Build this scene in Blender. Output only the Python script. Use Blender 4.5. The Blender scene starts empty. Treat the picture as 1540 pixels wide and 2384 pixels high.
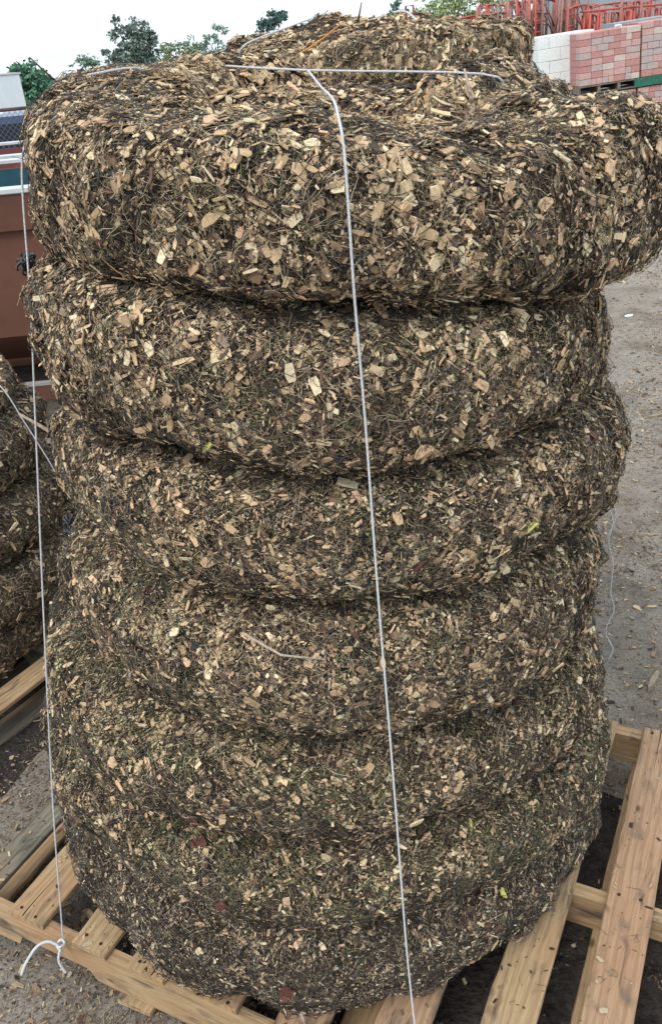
import bpy, math, random
import numpy as np
from mathutils import Vector, Matrix
R = math.radians
S = bpy.context.scene

# ------------------------------------------------------------ camera
cam_data = bpy.data.cameras.new('camera'); cam = bpy.data.objects.new('camera', cam_data)
S.collection.objects.link(cam); S.camera = cam
cam_data.sensor_fit = 'VERTICAL'; cam_data.angle = 2*math.atan(1192/1984.)
cam_data.clip_start = .05; cam_data.clip_end = 2000
PITCH, ROLL = R(28.4), R(5.4)
F = Vector((0, math.cos(PITCH), -math.sin(PITCH))); R0 = Vector((1, 0, 0)); U0 = Vector((0, math.sin(PITCH), math.cos(PITCH)))
Rv = R0*math.cos(ROLL) - U0*math.sin(ROLL); Uv = R0*math.sin(ROLL) + U0*math.cos(ROLL)
M = Matrix((Rv, Uv, -F)).transposed().to_4x4(); M.translation = (0, 0, 2.0)
cam.matrix_world = M

# ------------------------------------------------------------ sky, sun, exposure
world = bpy.data.worlds.new('World'); S.world = world; world.use_nodes = True
wn = world.node_tree; wl = wn.links; bg = wn.nodes['Background']
SUN_EL, SUN_AZ = R(52), R(215)      # azimuth clockwise from +Y: high, behind the camera's left shoulder
sky = wn.nodes.new('ShaderNodeTexSky'); sky.sky_type = 'NISHITA'; sky.sun_disc = False
sky.sun_elevation = SUN_EL; sky.sun_rotation = SUN_AZ; sky.air_density = 1.0; sky.dust_density = 4; sky.ozone_density = 1
tc = wn.nodes.new('ShaderNodeTexCoord'); nz = wn.nodes.new('ShaderNodeTexNoise'); nz.inputs['Scale'].default_value = 2.2; nz.inputs['Detail'].default_value = 5
mp = wn.nodes.new('ShaderNodeMapping'); mp.inputs['Scale'].default_value = (1, 1, 3)
rp = wn.nodes.new('ShaderNodeMapRange'); rp.inputs[1].default_value = .35; rp.inputs[2].default_value = .6; rp.inputs[3].default_value = .70; rp.inputs[4].default_value = 1.0
mx = wn.nodes.new('ShaderNodeMix'); mx.data_type = 'RGBA'
wl.new(tc.outputs['Generated'], mp.inputs[0]); wl.new(mp.outputs[0], nz.inputs['Vector']); wl.new(nz.outputs['Fac'], rp.inputs[0])
wl.new(rp.outputs[0], mx.inputs['Factor']); wl.new(sky.outputs[0], mx.inputs['A']); mx.inputs['B'].default_value = (7.3, 8.2, 8.7, 1)   # overcast cloud deck
wl.new(mx.outputs['Result'], bg.inputs['Color']); bg.inputs['Strength'].default_value = .12
sl = bpy.data.lights.new('sun', 'SUN'); sl.energy = 1.3; sl.angle = R(25); sl.color = (1, .95, .88)
so = bpy.data.objects.new('sun', sl); S.collection.objects.link(so)
sd = Vector((math.sin(SUN_AZ)*math.cos(SUN_EL), math.cos(SUN_AZ)*math.cos(SUN_EL), math.sin(SUN_EL)))
so.rotation_euler = sd.to_track_quat('Z', 'Y').to_euler()
S.view_settings.view_transform = 'Standard'; S.view_settings.look = 'None'; S.view_settings.gamma = 1
S.view_settings.exposure = .62
S.render.engine = 'CYCLES'

# ------------------------------------------------------------ helpers
rng = np.random.default_rng(7)
COL = S.collection
def tag(o, label, cat, group=None, kind=None):
    o['label'] = label; o['category'] = cat
    if group: o['group'] = group
    if kind: o['kind'] = kind
    return o
def struct(o):
    o['kind'] = 'structure'; return o
def thing(name, label, cat, loc=(0, 0, 0), rz=0, group=None):
    o = bpy.data.objects.new(name, None); COL.objects.link(o); o.empty_display_size = .1
    o.location = loc; o.rotation_euler = (0, 0, rz); tag(o, label, cat, group); return o
def link(name, me, m=None, parent=None, loc=None):
    o = bpy.data.objects.new(name, me); COL.objects.link(o)
    if m is not None and not me.materials: me.materials.append(m)
    if parent: o.parent = parent
    if loc is not None: o.location = loc
    return o
def npmesh(name, co, loop, start, tot, cols=None, smooth=False):
    me = bpy.data.meshes.new(name)
    me.vertices.add(len(co)); me.vertices.foreach_set('co', np.ascontiguousarray(co, np.float32).ravel())
    me.loops.add(len(loop)); me.loops.foreach_set('vertex_index', np.ascontiguousarray(loop, np.int32))
    me.polygons.add(len(start)); me.polygons.foreach_set('loop_start', np.ascontiguousarray(start, np.int32))
    try: me.polygons.foreach_set('loop_total', np.ascontiguousarray(tot, np.int32))
    except Exception: pass
    me.polygons.foreach_set('use_smooth', np.full(len(start), smooth))
    me.update(calc_edges=True); me.validate()
    if cols is not None:
        a = me.attributes.new('tint', 'FLOAT_COLOR', 'FACE')
        a.data.foreach_set('color', np.ascontiguousarray(np.c_[cols, np.ones(len(cols))], np.float32).ravel())
    return me
class MB:
    """collects polygons, then links them as one mesh object"""
    def __init__(s): s.v = []; s.f = []
    def add(s, v, f):
        n = len(s.v); s.v += [tuple(p) for p in v]; s.f += [tuple(i+n for i in q) for q in f]; return s
    def box(s, lo, hi, ch=0, jit=0):
        x0, y0, z0 = lo; x1, y1, z1 = hi
        if ch <= 0:
            v = [(x, y, z) for z in (z0, z1) for y in (y0, y1) for x in (x0, x1)]
            return s.add(v, [(0, 2, 3, 1), (4, 5, 7, 6), (0, 1, 5, 4), (2, 6, 7, 3), (0, 4, 6, 2), (1, 3, 7, 5)])
        import bmesh
        bm = bmesh.new(); bmesh.ops.create_cube(bm, size=1)
        for q in bm.verts: q.co = Vector(((x0+x1)/2+q.co.x*(x1-x0), (y0+y1)/2+q.co.y*(y1-y0), (z0+z1)/2+q.co.z*(z1-z0)))
        bmesh.ops.bevel(bm, geom=bm.edges[:], offset=ch, segments=1, affect='EDGES')
        bm.verts.index_update(); v = [tuple(q.co) for q in bm.verts]; f = [tuple(q.index for q in p.verts) for p in bm.faces]; bm.free()
        return s.add(v, f)
    def tube(s, pts, r, n=8, taper=None, cap=True):
        P = [Vector(p) for p in pts]; m = len(P); rings = []
        for i, p in enumerate(P):
            t = (P[min(i+1, m-1)] - P[max(i-1, 0)]).normalized()
            a = t.cross(Vector((0, 0, 1)) if abs(t.z) < .9 else Vector((1, 0, 0))).normalized(); b = t.cross(a)
            rr = r if taper is None else r + (taper-r)*i/(m-1)
            rings.append([p + (a*math.cos(2*math.pi*k/n) + b*math.sin(2*math.pi*k/n))*rr for k in range(n)])
        v = [q for g in rings for q in g]; f = []
        for i in range(m-1):
            for k in range(n): f.append((i*n+k, i*n+(k+1) % n, (i+1)*n+(k+1) % n, (i+1)*n+k))
        if cap: f += [tuple(range(n))[::-1], tuple((m-1)*n+k for k in range(n))]
        return s.add(v, f)
    def build(s, name, m, parent=None, smooth=False):
        me = bpy.data.meshes.new(name); me.from_pydata(s.v, [], s.f); me.update()
        if smooth:
            for p in me.polygons: p.use_smooth = True
        return link(name, me, m, parent)

def mat(name, base, rough=.8, bump=0, bscale=20, var=.0, vscale=6, spec=.3, metal=0, tint=False, tintmul=0.25, tscale=300):
    m = bpy.data.materials.new(name); m.use_nodes = True; n = m.node_tree; b = n.nodes['Principled BSDF']
    b.inputs['Roughness'].default_value = rough; b.inputs['Metallic'].default_value = metal
    b.inputs['Specular IOR Level'].default_value = spec
    t = n.nodes.new('ShaderNodeTexCoord')
    if tint:
        at = n.nodes.new('ShaderNodeAttribute'); at.attribute_name = 'tint'; src = at.outputs['Color']
    else:
        rgb = n.nodes.new('ShaderNodeRGB'); rgb.outputs[0].default_value = (*base, 1); src = rgb.outputs[0]
    amt = tintmul if tint else var
    if amt:
        z = n.nodes.new('ShaderNodeTexNoise'); z.inputs['Scale'].default_value = tscale if tint else vscale; z.inputs['Detail'].default_value = 6
        z.inputs['Roughness'].default_value = .65
        n.links.new(t.outputs['Object'], z.inputs['Vector'])
        r = n.nodes.new('ShaderNodeMapRange'); r.inputs[1].default_value = .3; r.inputs[2].default_value = .7
        r.inputs[3].default_value = 1-amt; r.inputs[4].default_value = 1+amt
        n.links.new(z.outputs['Fac'], r.inputs[0])
        v = n.nodes.new('ShaderNodeVectorMath'); v.operation = 'SCALE'
        n.links.new(src, v.inputs[0]); n.links.new(r.outputs[0], v.inputs['Scale']); src = v.outputs[0]
    n.links.new(src, b.inputs['Base Color'])
    if bump:
        z2 = n.nodes.new('ShaderNodeTexNoise'); z2.inputs['Scale'].default_value = bscale; z2.inputs['Detail'].default_value = 6
        n.links.new(t.outputs['Object'], z2.inputs['Vector'])
        bp = n.nodes.new('ShaderNodeBump'); bp.inputs['Strength'].default_value = bump; bp.inputs['Distance'].default_value = .02
        n.links.new(z2.outputs['Fac'], bp.inputs['Height']); n.links.new(bp.outputs[0], b.inputs['Normal'])
    return m

def wood(name, light, dark, stain=.5, seed=0.):
    """pallet wood: grain along local X, grey and black stains"""
    m = bpy.data.materials.new(name); m.use_nodes = True; n = m.node_tree; L = n.links; b = n.nodes['Principled BSDF']
    b.inputs['Roughness'].default_value = .75; b.inputs['Specular IOR Level'].default_value = .25
    t = n.nodes.new('ShaderNodeTexCoord'); oi = n.nodes.new('ShaderNodeObjectInfo')
    off = n.nodes.new('ShaderNodeVectorMath'); off.operation = 'ADD'
    sc = n.nodes.new('ShaderNodeVectorMath'); sc.operation = 'SCALE'; sc.inputs[0].default_value = (13.1, 7.7, 3.3)
    L.new(oi.outputs['Random'], sc.inputs['Scale']); L.new(t.outputs['Object'], off.inputs[0]); L.new(sc.outputs[0], off.inputs[1])
    def noise(scale, mapscale, detail=6, dist=0):
        mp = n.nodes.new('ShaderNodeMapping'); mp.inputs['Scale'].default_value = mapscale; L.new(off.outputs[0], mp.inputs[0])
        z = n.nodes.new('ShaderNodeTexNoise'); z.inputs['Scale'].default_value = scale; z.inputs['Detail'].default_value = detail
        z.inputs['Distortion'].default_value = dist; L.new(mp.outputs[0], z.inputs['Vector']); return z.outputs['Fac']
    def ramp(src, a, bb, c0, c1):
        r = n.nodes.new('ShaderNodeMapRange'); r.inputs[1].default_value = a; r.inputs[2].default_value = bb; r.inputs[3].default_value = c0; r.inputs[4].default_value = c1
        L.new(src, r.inputs[0]); return r.outputs[0]
    def mix(f, a, bb, mode='MIX'):
        x = n.nodes.new('ShaderNodeMix'); x.data_type = 'RGBA'; x.blend_type = mode
        for i, s in ((x.inputs['Factor'], f), (x.inputs['A'], a), (x.inputs['B'], bb)):
            if isinstance(s, (tuple, float, int)): i.default_value = s
            else: L.new(s, i)
        return x.outputs['Result']
    grain = noise(9, (1, 22, 22), 8, .6)
    c = mix(ramp(grain, .35, .65, 0, 1), (*dark, 1), (*light, 1))
    fine = noise(40, (1, 30, 30), 3)
    c = mix(ramp(fine, .4, .6, .0, .35), c, (dark[0]*.6, dark[1]*.6, dark[2]*.6, 1))
    wv = n.nodes.new('ShaderNodeTexWave'); wv.bands_direction = 'Y'; wv.inputs['Scale'].default_value = 16; wv.inputs['Distortion'].default_value = 7
    wv.inputs['Detail'].default_value = 3; wv.inputs['Detail Scale'].default_value = 1.2; mw = n.nodes.new('ShaderNodeMapping'); mw.inputs['Scale'].default_value = (.16, 1, 1)
    L.new(off.outputs[0], mw.inputs[0]); L.new(mw.outputs[0], wv.inputs['Vector'])
    c = mix(ramp(wv.outputs['Fac'], .1, .5, .38, 0), c, (dark[0]*.55, dark[1]*.5, dark[2]*.45, 1))
    hue = noise(3, (1.2, 2, 2), 3)
    c = mix(ramp(hue, .45, .7, 0, .45), c, (.33, .17, .09, 1))
    st = noise(4.5, (1.4, 4, 4), 6, 1.)
    c = mix(ramp(st, .57, .70, 0, stain), c, (.035, .033, .035, 1))
    g = noise(11, (1, 2, 2), 6, .3)
    c = mix(ramp(g, .55, .75, 0, stain*.9), c, (.09, .08, .07, 1))
    kn = n.nodes.new('ShaderNodeTexVoronoi'); kn.inputs['Scale'].default_value = 5; mpk = n.nodes.new('ShaderNodeMapping'); mpk.inputs['Scale'].default_value = (.9, 1.8, 1.8)
    L.new(off.outputs[0], mpk.inputs[0]); L.new(mpk.outputs[0], kn.inputs['Vector'])
    c = mix(ramp(kn.outputs['Distance'], .04, .085, .8, 0), c, (.06, .03, .018, 1))
    L.new(c, b.inputs['Base Color'])
    bp = n.nodes.new('ShaderNodeBump'); bp.inputs['Strength'].default_value = .5; bp.inputs['Distance'].default_value = .004
    L.new(grain, bp.inputs['Height']); L.new(bp.outputs[0], b.inputs['Normal'])
    return m

M_core = mat('mulch_core', (.065, .048, .034), .95, 1, 110, .6, 90)  # dark mulch filling; its colour also stands in for shadow between chips
M_chip = mat('wood_chip', (0, 0, 0), .8, 0, 0, tint=True, tintmul=.3, tscale=260, spec=.2)
M_straw = mat('dry_straw', (0, 0, 0), .8, tint=True, tintmul=.2, tscale=100, spec=.2)
M_net = mat('black_netting', (.012, .012, .014), .55, spec=.4)
M_twine = mat('white_twine', (.74, .75, .78), .6, .6, 900, .14, 260)
M_blackplastic = mat('black_plastic', (.01, .012, .018), .35, 0, spec=.6)
M_pallet = wood('pallet_wood', (.50, .36, .21), (.38, .255, .14), .8)
M_pallet_red = wood('pallet_wood_reddish', (.48, .32, .205), (.37, .235, .145), .75)
M_pallet_old = wood('weathered_pallet_wood', (.27, .235, .18), (.16, .14, .105), .8)
M_nail = mat('rusty_nail', (.03, .018, .013), .7)

# smooth 3D noise by random sine waves
class Noise:
    def __init__(s, freq, n=14, seed=0):
        g = np.random.default_rng(seed); d = g.normal(size=(n, 3)); d /= np.linalg.norm(d, axis=1)[:, None]
        s.k = d*freq*g.uniform(.6, 1.7, n)[:, None]*2*np.pi; s.p = g.uniform(0, 6.28, n); s.n = n
    def __call__(s, P): return np.sin(P@s.k.T + s.p).sum(-1)/math.sqrt(s.n/2)

# ------------------------------------------------------------ coiled mulch socks
def superc(t, e): c = np.cos(t); return np.sign(c)*np.abs(c)**e
def supers(t, e): c = np.sin(t); return np.sign(c)*np.abs(c)**e
class Coil:
    """ring-shaped sock: outer radius, tube half width and bottom / top heights as functions of the angle"""
    def __init__(s, cx, cy, Ro, a, zlo, zhi, seed, extra=None, e=.76, lump=.011):
        s.c = (cx, cy); s.Ro = Ro; s.a = a; s.zlo = zlo; s.zhi = zhi; s.extra = extra; s.e = e
        s.n1 = Noise(3.0, seed=seed); s.n2 = Noise(9, seed=seed+50); s.n3 = Noise(24, seed=seed+90); s.lump = lump
        q = np.linspace(-2*np.pi, 2*np.pi, 4001); b0 = float((zhi(np.array([4.7]))-zlo(np.array([4.7])))[0])/2
        x = a*superc(q, e); y = b0*supers(q, e); L = np.r_[0, np.cumsum(np.hypot(np.diff(x), np.diff(y)))]
        L = L-np.interp(0, q, L); s.q = q; s.L = L/np.interp(np.pi, q, L)*np.pi      # arc length table: even spacing round the tube
    def even(s, ph): return np.interp(ph, s.L, s.q)
    def raw(s, th, ph):
        lo = s.zlo(th); hi = s.zhi(th); b = (hi-lo)/2; zc = (hi+lo)/2
        ro = s.Ro + (s.extra(th) if s.extra else 0)
        rr = ro - s.a + s.a*superc(ph, s.e); z = zc + b*supers(ph, s.e)
        return np.stack([s.c[0]+rr*np.cos(th), s.c[1]+rr*np.sin(th), z], -1)
    def point(s, th, ph):
        ph = s.even(ph); h = 1e-3; p = s.raw(th, ph)
        dt = s.raw(th+h, ph)-s.raw(th-h, ph); dp = s.raw(th, ph+h)-s.raw(th, ph-h)
        n = np.cross(dt, dp); n /= np.maximum(np.linalg.norm(n, axis=-1), 1e-9)[..., None]
        return p + n*(s.lump*s.n1(p) + .006*s.n2(p) + .0028*s.n3(p))[..., None], n
def basis(n, g):
    r = g.normal(size=n.shape); t = np.cross(n, r); t /= np.linalg.norm(t, axis=1)[:, None]; return t, np.cross(n, t)

PAL = dict(
 pale=np.array([(.56, .405, .245), (.48, .34, .205), (.61, .475, .30), (.42, .29, .175), (.56, .375, .235), (.66, .55, .37)]),
 mid=np.array([(.25, .165, .10), (.19, .122, .076), (.29, .20, .13), (.15, .092, .058), (.21, .155, .115)]),
 dark=np.array([(.075, .056, .040), (.054, .044, .036), (.105, .074, .05), (.075, .040, .031), (.12, .062, .046), (.048, .046, .048)]),
 grey=np.array([(.27, .25, .21), (.18, .17, .15), (.38, .35, .28), (.12, .115, .105)]),
 green=np.array([(.15, .155, .07), (.115, .135, .06), (.22, .205, .11), (.28, .25, .145), (.085, .095, .05)]),
 straw=np.array([(.34, .275, .18), (.24, .18, .12), (.15, .108, .072), (.08, .06, .045), (.44, .36, .25)]))
def pick(p, n, g): a = PAL[p]; return a[g.integers(0, len(a), n)]

def chips(coil, N, g, mix=(.27, .30, .38, .05), scale=1., ph=(-1.5, 1.75), th=None, offs=.008, density=None):
    t = g.uniform(*(th or (-math.pi, math.pi)), N); f = g.uniform(*ph, N)
    P, n = coil.point(t, f)
    cl = Noise(13, seed=int(g.integers(1e6)))(P)*.5 + Noise(5, seed=int(g.integers(1e6)))(P)*.4     # bright and dark patches of chips
    r = g.uniform(size=N); w = np.clip(mix[0]*(1.35+.95*cl), .03, .8)
    kind = np.where(r < w, 0, np.where(r < w+mix[1], 1, np.where(r < w+mix[1]+mix[3], 3, 2)))
    col = np.zeros((N, 3))
    for i, k in enumerate(('pale', 'mid', 'dark', 'grey')): col[kind == i] = pick(k, (kind == i).sum(), g)
    col *= g.uniform(.72, 1.15, N)[:, None]
    L = np.exp(g.normal(math.log(.0079), .55, N))*scale*np.array([1.22, 1.0, .9, .68])[kind]; L = np.clip(L, .003, .036*scale)
    asp = g.beta(1.4, 2.7, N)*.75+.12; W = np.clip(L*asp, .0016, .017*scale)
    a, b = basis(n, g)
    tilt = g.normal(0, .27, N); tilt2 = g.normal(0, .25, N)
    nn = n + a*tilt[:, None] + b*tilt2[:, None]; nn /= np.linalg.norm(nn, axis=1)[:, None]
    a = a - nn*(a*nn).sum(1)[:, None]; a /= np.linalg.norm(a, axis=1)[:, None]; b = np.cross(nn, a)
    big = (L > .014*scale)
    o = P + n*(g.uniform(-.001, offs, N) + (kind == 0)*.0018 + big*.0015)[:, None]
    K = 6
    ang = np.linspace(0, 2*np.pi, K, endpoint=False)[None]+g.normal(0, .16, (N, K))+.5
    rad = g.uniform(.78, 1.12, (N, K))
    ca = np.sign(np.cos(ang))*np.abs(np.cos(ang))**.5; sa = np.sign(np.sin(ang))*np.abs(np.sin(ang))**.5
    u = ca*rad*L[:, None]*.62; v = sa*rad*W[:, None]*.62
    bend = g.normal(0, 5., N)
    w_ = bend[:, None]*u*u
    top = o[:, None] + a[:, None]*u[..., None] + b[:, None]*v[..., None] + nn[:, None]*w_[..., None]
    th_ = np.clip(W*.22, .0009, .003)
    bot = top - nn[:, None]*th_[:, None, None]
    co = np.concatenate([top, bot], 1).reshape(-1, 3)
    base = (np.arange(N)*2*K)[:, None]
    k = np.arange(K); k2 = (k+1) % K
    q = np.stack([k, k+K, k2+K, k2], -1).ravel()
    loops = np.concatenate([base+k[None], base+q[None]], 1)
    start = (np.arange(N)*(K+4*K))[:, None] + np.concatenate([[0], K+4*np.arange(K)])[None]
    tot = np.tile(np.r_[K, np.full(K, 4)], N)
    cols = np.repeat(col, K+1, 0)
    return co, loops.ravel(), start.ravel(), tot, cols
def straws(coil, N, g, green=.3, scale=1., ph=(-1.5, 1.75), th=None, lift=.012, wild=.03):
    t = g.uniform(*(th or (-math.pi, math.pi)), N); f = g.uniform(*ph, N)
    P, n = coil.point(t, f); a, b = basis(n, g)
    L = np.clip(np.exp(g.normal(math.log(.024), .5, N)), .008, .075)*scale; W = g.uniform(.0006, .0016, N)*scale
    cl = Noise(6, seed=int(g.integers(1e6)))(P)
    isg = g.uniform(size=N) < np.clip(green*(1+.8*cl), 0, .95)
    col = np.where(isg[:, None], pick('green', N, g), pick('straw', N, g))*g.uniform(.7, 1.2, N)[:, None]
    up = g.normal(.0, .12, N) + (g.uniform(size=N) < wild)*g.uniform(.3, 1.0, N)
    d = a + n*up[:, None]; d /= np.linalg.norm(d, axis=1)[:, None]
    o = P + n*g.uniform(.001, lift, N)[:, None]; cur = g.normal(0, .18, N)
    pts = []
    for s_ in (-.5, 0., .5):
        c = o + d*(s_*L)[:, None] + b*(cur*L*(s_*s_)*2)[:, None] - n*(L*s_*s_*.35)[:, None]
        w = W*(.55 if s_ else 1.)
        pts += [c - b*w[:, None]*.5, c + b*w[:, None]*.5]
    co = np.stack(pts, 1).reshape(-1, 3); base = (np.arange(N)*6)[:, None]
    q = np.array([0, 1, 3, 2, 2, 3, 5, 4])[None]
    loops = (base+q).ravel(); start = np.arange(N*2)*4; tot = np.full(N*2, 4)
    return co, loops, start, tot, np.repeat(col, 2, 0)
def merge(*S_):
    co = []; lo = []; st = []; to = []; cc = []; nv = 0; nl = 0
    for c, l, s, t, k in S_:
        co.append(c); lo.append(l+nv); st.append(s+nl); to.append(t); cc.append(k); nv += len(c); nl += len(l)
    return [np.concatenate(x) for x in (co, lo, st, to, cc)]
def core_mesh(name, coil, nt=220, npp=44, inset=0.):
    th = np.linspace(0, 2*np.pi, nt, endpoint=False)[:, None]; ph = np.linspace(0, 2*np.pi, npp, endpoint=False)[None]
    th, ph = np.broadcast_arrays(th, ph)
    P, n = coil.point(th.reshape(-1), ph.reshape(-1)); P = P - n*inset
    i = np.arange(nt)[:, None]; j = np.arange(npp)[None]; i2 = (i+1) % nt; j2 = (j+1) % npp
    q = np.stack(np.broadcast_arrays(i*npp+j, i2*npp+j, i2*npp+j2, i*npp+j2), -1).reshape(-1)
    return npmesh(name, P, q, np.arange(nt*npp)*4, np.full(nt*npp, 4), smooth=True)
def net_mesh(name, coil, cell=.0168, ph=(-1.55, 1.9), w=.0011, th=(-math.pi, math.pi), lift=.0093, seed=0, seg=26, slant=1.35):
    """black diamond mesh: two families of thin three sided cords over the sock"""
    g = np.random.default_rng(seed); span = th[1]-th[0]; n = int(span*coil.Ro/cell)
    allc = []; allq = []; nv = 0
    ii = np.arange(n)[:, None]; fr = np.linspace(0, 1, seg)[None]
    for sgn in (-1, 1):
        t0 = th[0] + span*(ii+g.uniform(-.12, .12, (n, 1)))/n
        f = ph[0]+(ph[1]-ph[0])*fr + 0*t0
        t = t0 + sgn*slant*(ph[1]-ph[0])*.085*(fr-.5)/coil.Ro
        wob = Noise(10, seed=seed+3)
        P0, nn = coil.point(t.ravel(), f.ravel())
        t = t + (.012*wob(P0)/coil.Ro).reshape(t.shape)
        P, nn = coil.point(t.ravel(), f.ravel()); lf = lift + .0028*Noise(30, seed=seed+5)(P)
        P = P + nn*lf[:, None]; tang = np.roll(P.reshape(n, seg, 3), -1, 1)-P.reshape(n, seg, 3); tang[:, -1] = tang[:, -2]
        tang = tang.reshape(-1, 3); tang /= np.linalg.norm(tang, axis=1)[:, None]
        s1 = np.cross(nn, tang); s1 /= np.linalg.norm(s1, axis=1)[:, None]
        V = np.stack([P+s1*w*.5, P-s1*w*.5, P+nn*w*.7], 1)       # three sided
        allc.append(V.reshape(-1, 3))
        i = np.arange(n)[:, None, None]; j = np.arange(seg-1)[None, :, None]; k = np.arange(3)[None, None]
        A = (i*seg+j)*3; q = np.stack(np.broadcast_arrays(A+k, A+(k+1) % 3, A+3+(k+1) % 3, A+3+k), -1).reshape(-1)
        allq.append(q+nv); nv += len(V)*3
    q = np.concatenate(allq); m = len(q)//4
    return npmesh(name, np.concatenate(allc), q, np.arange(m)*4, np.full(m, 4))

def harm(c0, c1=0., c2=0.): return lambda t: c0 + c1*np.cos(t) + c2*np.sin(t)
def tab(d):
    ks = sorted(d); xs = np.array([ks[-1]-360]+ks+[ks[0]+360]); ys = np.array([d[ks[-1]]]+[d[k] for k in ks]+[d[ks[0]]])
    def f(t):
        x = np.degrees(t) % 360; i = np.clip(np.searchsorted(xs, x, 'right')-1, 0, len(xs)-2)
        u = (x-xs[i])/(xs[i+1]-xs[i]); u = u*u*(3-2*u); return ys[i]*(1-u)+ys[i+1]*u
    return f
def bumpf(pairs):
    def f(t):
        x = np.degrees(t); r = 0
        for c, w, h in pairs: d = (x-c+180) % 360-180; r = r+h*np.exp(-(d/w)**2)
        return r
    return f

s1, s2, s3, s4, s5, s6 = harm(1.672, -.055, -.022), harm(1.43, -.027, -.016), harm(1.178, -.03, -.02), harm(.878, -.035, -.038), harm(.635, -.055, -.03), harm(.40, -.04, -.045)
top = tab({0: 1.885, 14: 1.875, 38: 1.957, 60: 1.915, 90: 1.935, 120: 1.99, 150: 2.01, 180: 1.98, 215: 1.95, 250: 1.93, 270: 1.91, 300: 1.88, 308: 1.86, 332: 1.905})
# cx, cy, outer radius, half width, low, high, label, chip mix, green share, extra radius
STACK = [
 (.070, 1.600, .502, .15, s1, top, 'topmost coil of the front stack, bulging out at right under a level white twine', (.30, .33, .30, .04), .18, bumpf([(-14, 20, .040), (-46, 9, -.014), (-140, 25, .008)])),
 (.020, 1.618, .506, .15, s2, s1, 'second coil from the top of the front stack, warm brown with large tan chips', (.26, .34, .34, .03), .2, bumpf([(-95, 30, .008), (-160, 14, .006)])),
 (.026, 1.654, .543, .15, s3, s2, 'third coil from the top of the front stack, bulging out on its right side', (.26, .32, .36, .04), .28, bumpf([(-20, 22, .02), (-60, 20, -.008)])),
 (-.006, 1.662, .564, .15, s4, s3, 'fourth coil from the top of the front stack, tan chips thick in its middle', (.25, .30, .38, .04), .35, bumpf([(-100, 25, .010)])),
 (-.040, 1.748, .654, .16, s5, s4, 'fifth coil from the top, greenish with hay, wider than the coil on it', (.24, .28, .36, .06), .45, bumpf([(-70, 20, -.01), (-125, 18, .01)])),
 (-.053, 1.80, .712, .17, s6, s5, 'sixth coil from the top, hay green with dull red bark pieces', (.20, .26, .38, .09), .6, bumpf([(-100, 22, .012)])),
 (-.063, 1.825, .722, .17, harm(.142), s6, 'bottom coil of the front stack, dark grey with small pale chips, on the pallet', (.14, .14, .52, .20), .2, bumpf([(-100, 30, .015)])),
]
def make_sock(spec, idx, dense=1., scale=1., net=True, group='mulch sock coils of the front stack', fine=True):
    cx, cy, Ro, a, lo, hi, label, mix, green, ext = spec
    gap = (.007, .009, .012, .015, .016, .016, .015)[idx] if fine else .005
    c = Coil(0, 0, Ro, a, lambda t: lo(t)+gap, lambda t: hi(t)-gap, 100+idx*7, ext, e=(.48, .60, .68, .78, .82, .84, .82)[idx] if fine else (.5 if idx == 30 else .72), lump=.0065 if fine else .010)
    # noise is evaluated in the coil's own space
    t = thing('mulch_sock_coil', label, 'mulch sock', (cx, cy, 0), 0, group)
    g = np.random.default_rng(1000+idx)
    link('core', core_mesh('core', c), M_core, t)
    istop = fine and idx == 0
    ph = (-1.40, 3.1) if istop else (-1.30, 1.42)
    nf = (1.35 if istop else 1.)*dense
    front = (-math.pi*.5-2.15, -math.pi*.5+2.15); back = (math.pi*.5-1.0, math.pi*.5+1.0)
    parts = [chips(c, int(23000*nf), g, mix, scale, ph, front), chips(c, int(3400*nf*(3 if istop else 1)), g, mix, scale, ph, back)]
    cool = np.array([.97, 1., 1.06]) if (fine and idx == 6) else np.array([1., 1., 1.])      # the bottom sock holds greyer compost
    # a base layer of small fragments and a few large slivers on top
    parts.append(chips(c, int(17000*nf), g, (mix[0]*.75, mix[1], mix[2]+.1, mix[3]), .5*scale, ph, front, offs=.010))
    mg = merge(*parts); mg[4] = mg[4]*cool; link('wood_chips', npmesh('wood_chips', *mg), M_chip, t)
    st = merge(straws(c, int(20000*nf*(1+green*.9)), g, green, scale, ph, front, lift=.0135), straws(c, int(1500*nf), g, green, scale, ph, back))
    link('dry_straw', npmesh('dry_straw', *st), M_straw, t)
    if net: link('netting', net_mesh('netting', c, ph=(-1.1, 2.0 if istop else 1.15), th=(-math.pi*.5-2., -math.pi*.5+2.) if not istop else (-math.pi, math.pi), seed=idx, slant=1.9+.3*(idx % 3)), M_net, t)
    return t, c
coils = []
for i, sp in enumerate(STACK): coils.append(make_sock(sp, i, dense=(1.4, 1.4, 1.4, 1.5, 1.5, 1.5, 1.6)[i], scale=(.78, .77, .74, .72, .70, .70, .64)[i]))
# the inner turn of the top coil fills the hollow
ti, ci = coils[0]
inner = Coil(-.01, .03, .27, .15, harm(1.70), tab({0: 1.865, 60: 1.875, 120: 1.91, 180: 1.92, 240: 1.89, 300: 1.865}), 77, None, .7, .013)
g = np.random.default_rng(5)
io = link('inner_turn', core_mesh('inner_turn', inner, 120, 40), M_core, ti)
c1 = chips(inner, 9000, g, (.30, .33, .30, .04), 1., (-.3, 3.3)); s1_ = straws(inner, 6000, g, .2, 1., (-.3, 3.3))
link('inner_turn_chips', npmesh('inner_turn_chips', *c1), M_chip, io); link('inner_turn_straw', npmesh('inner_turn_straw', *s1_), M_straw, io)

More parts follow.
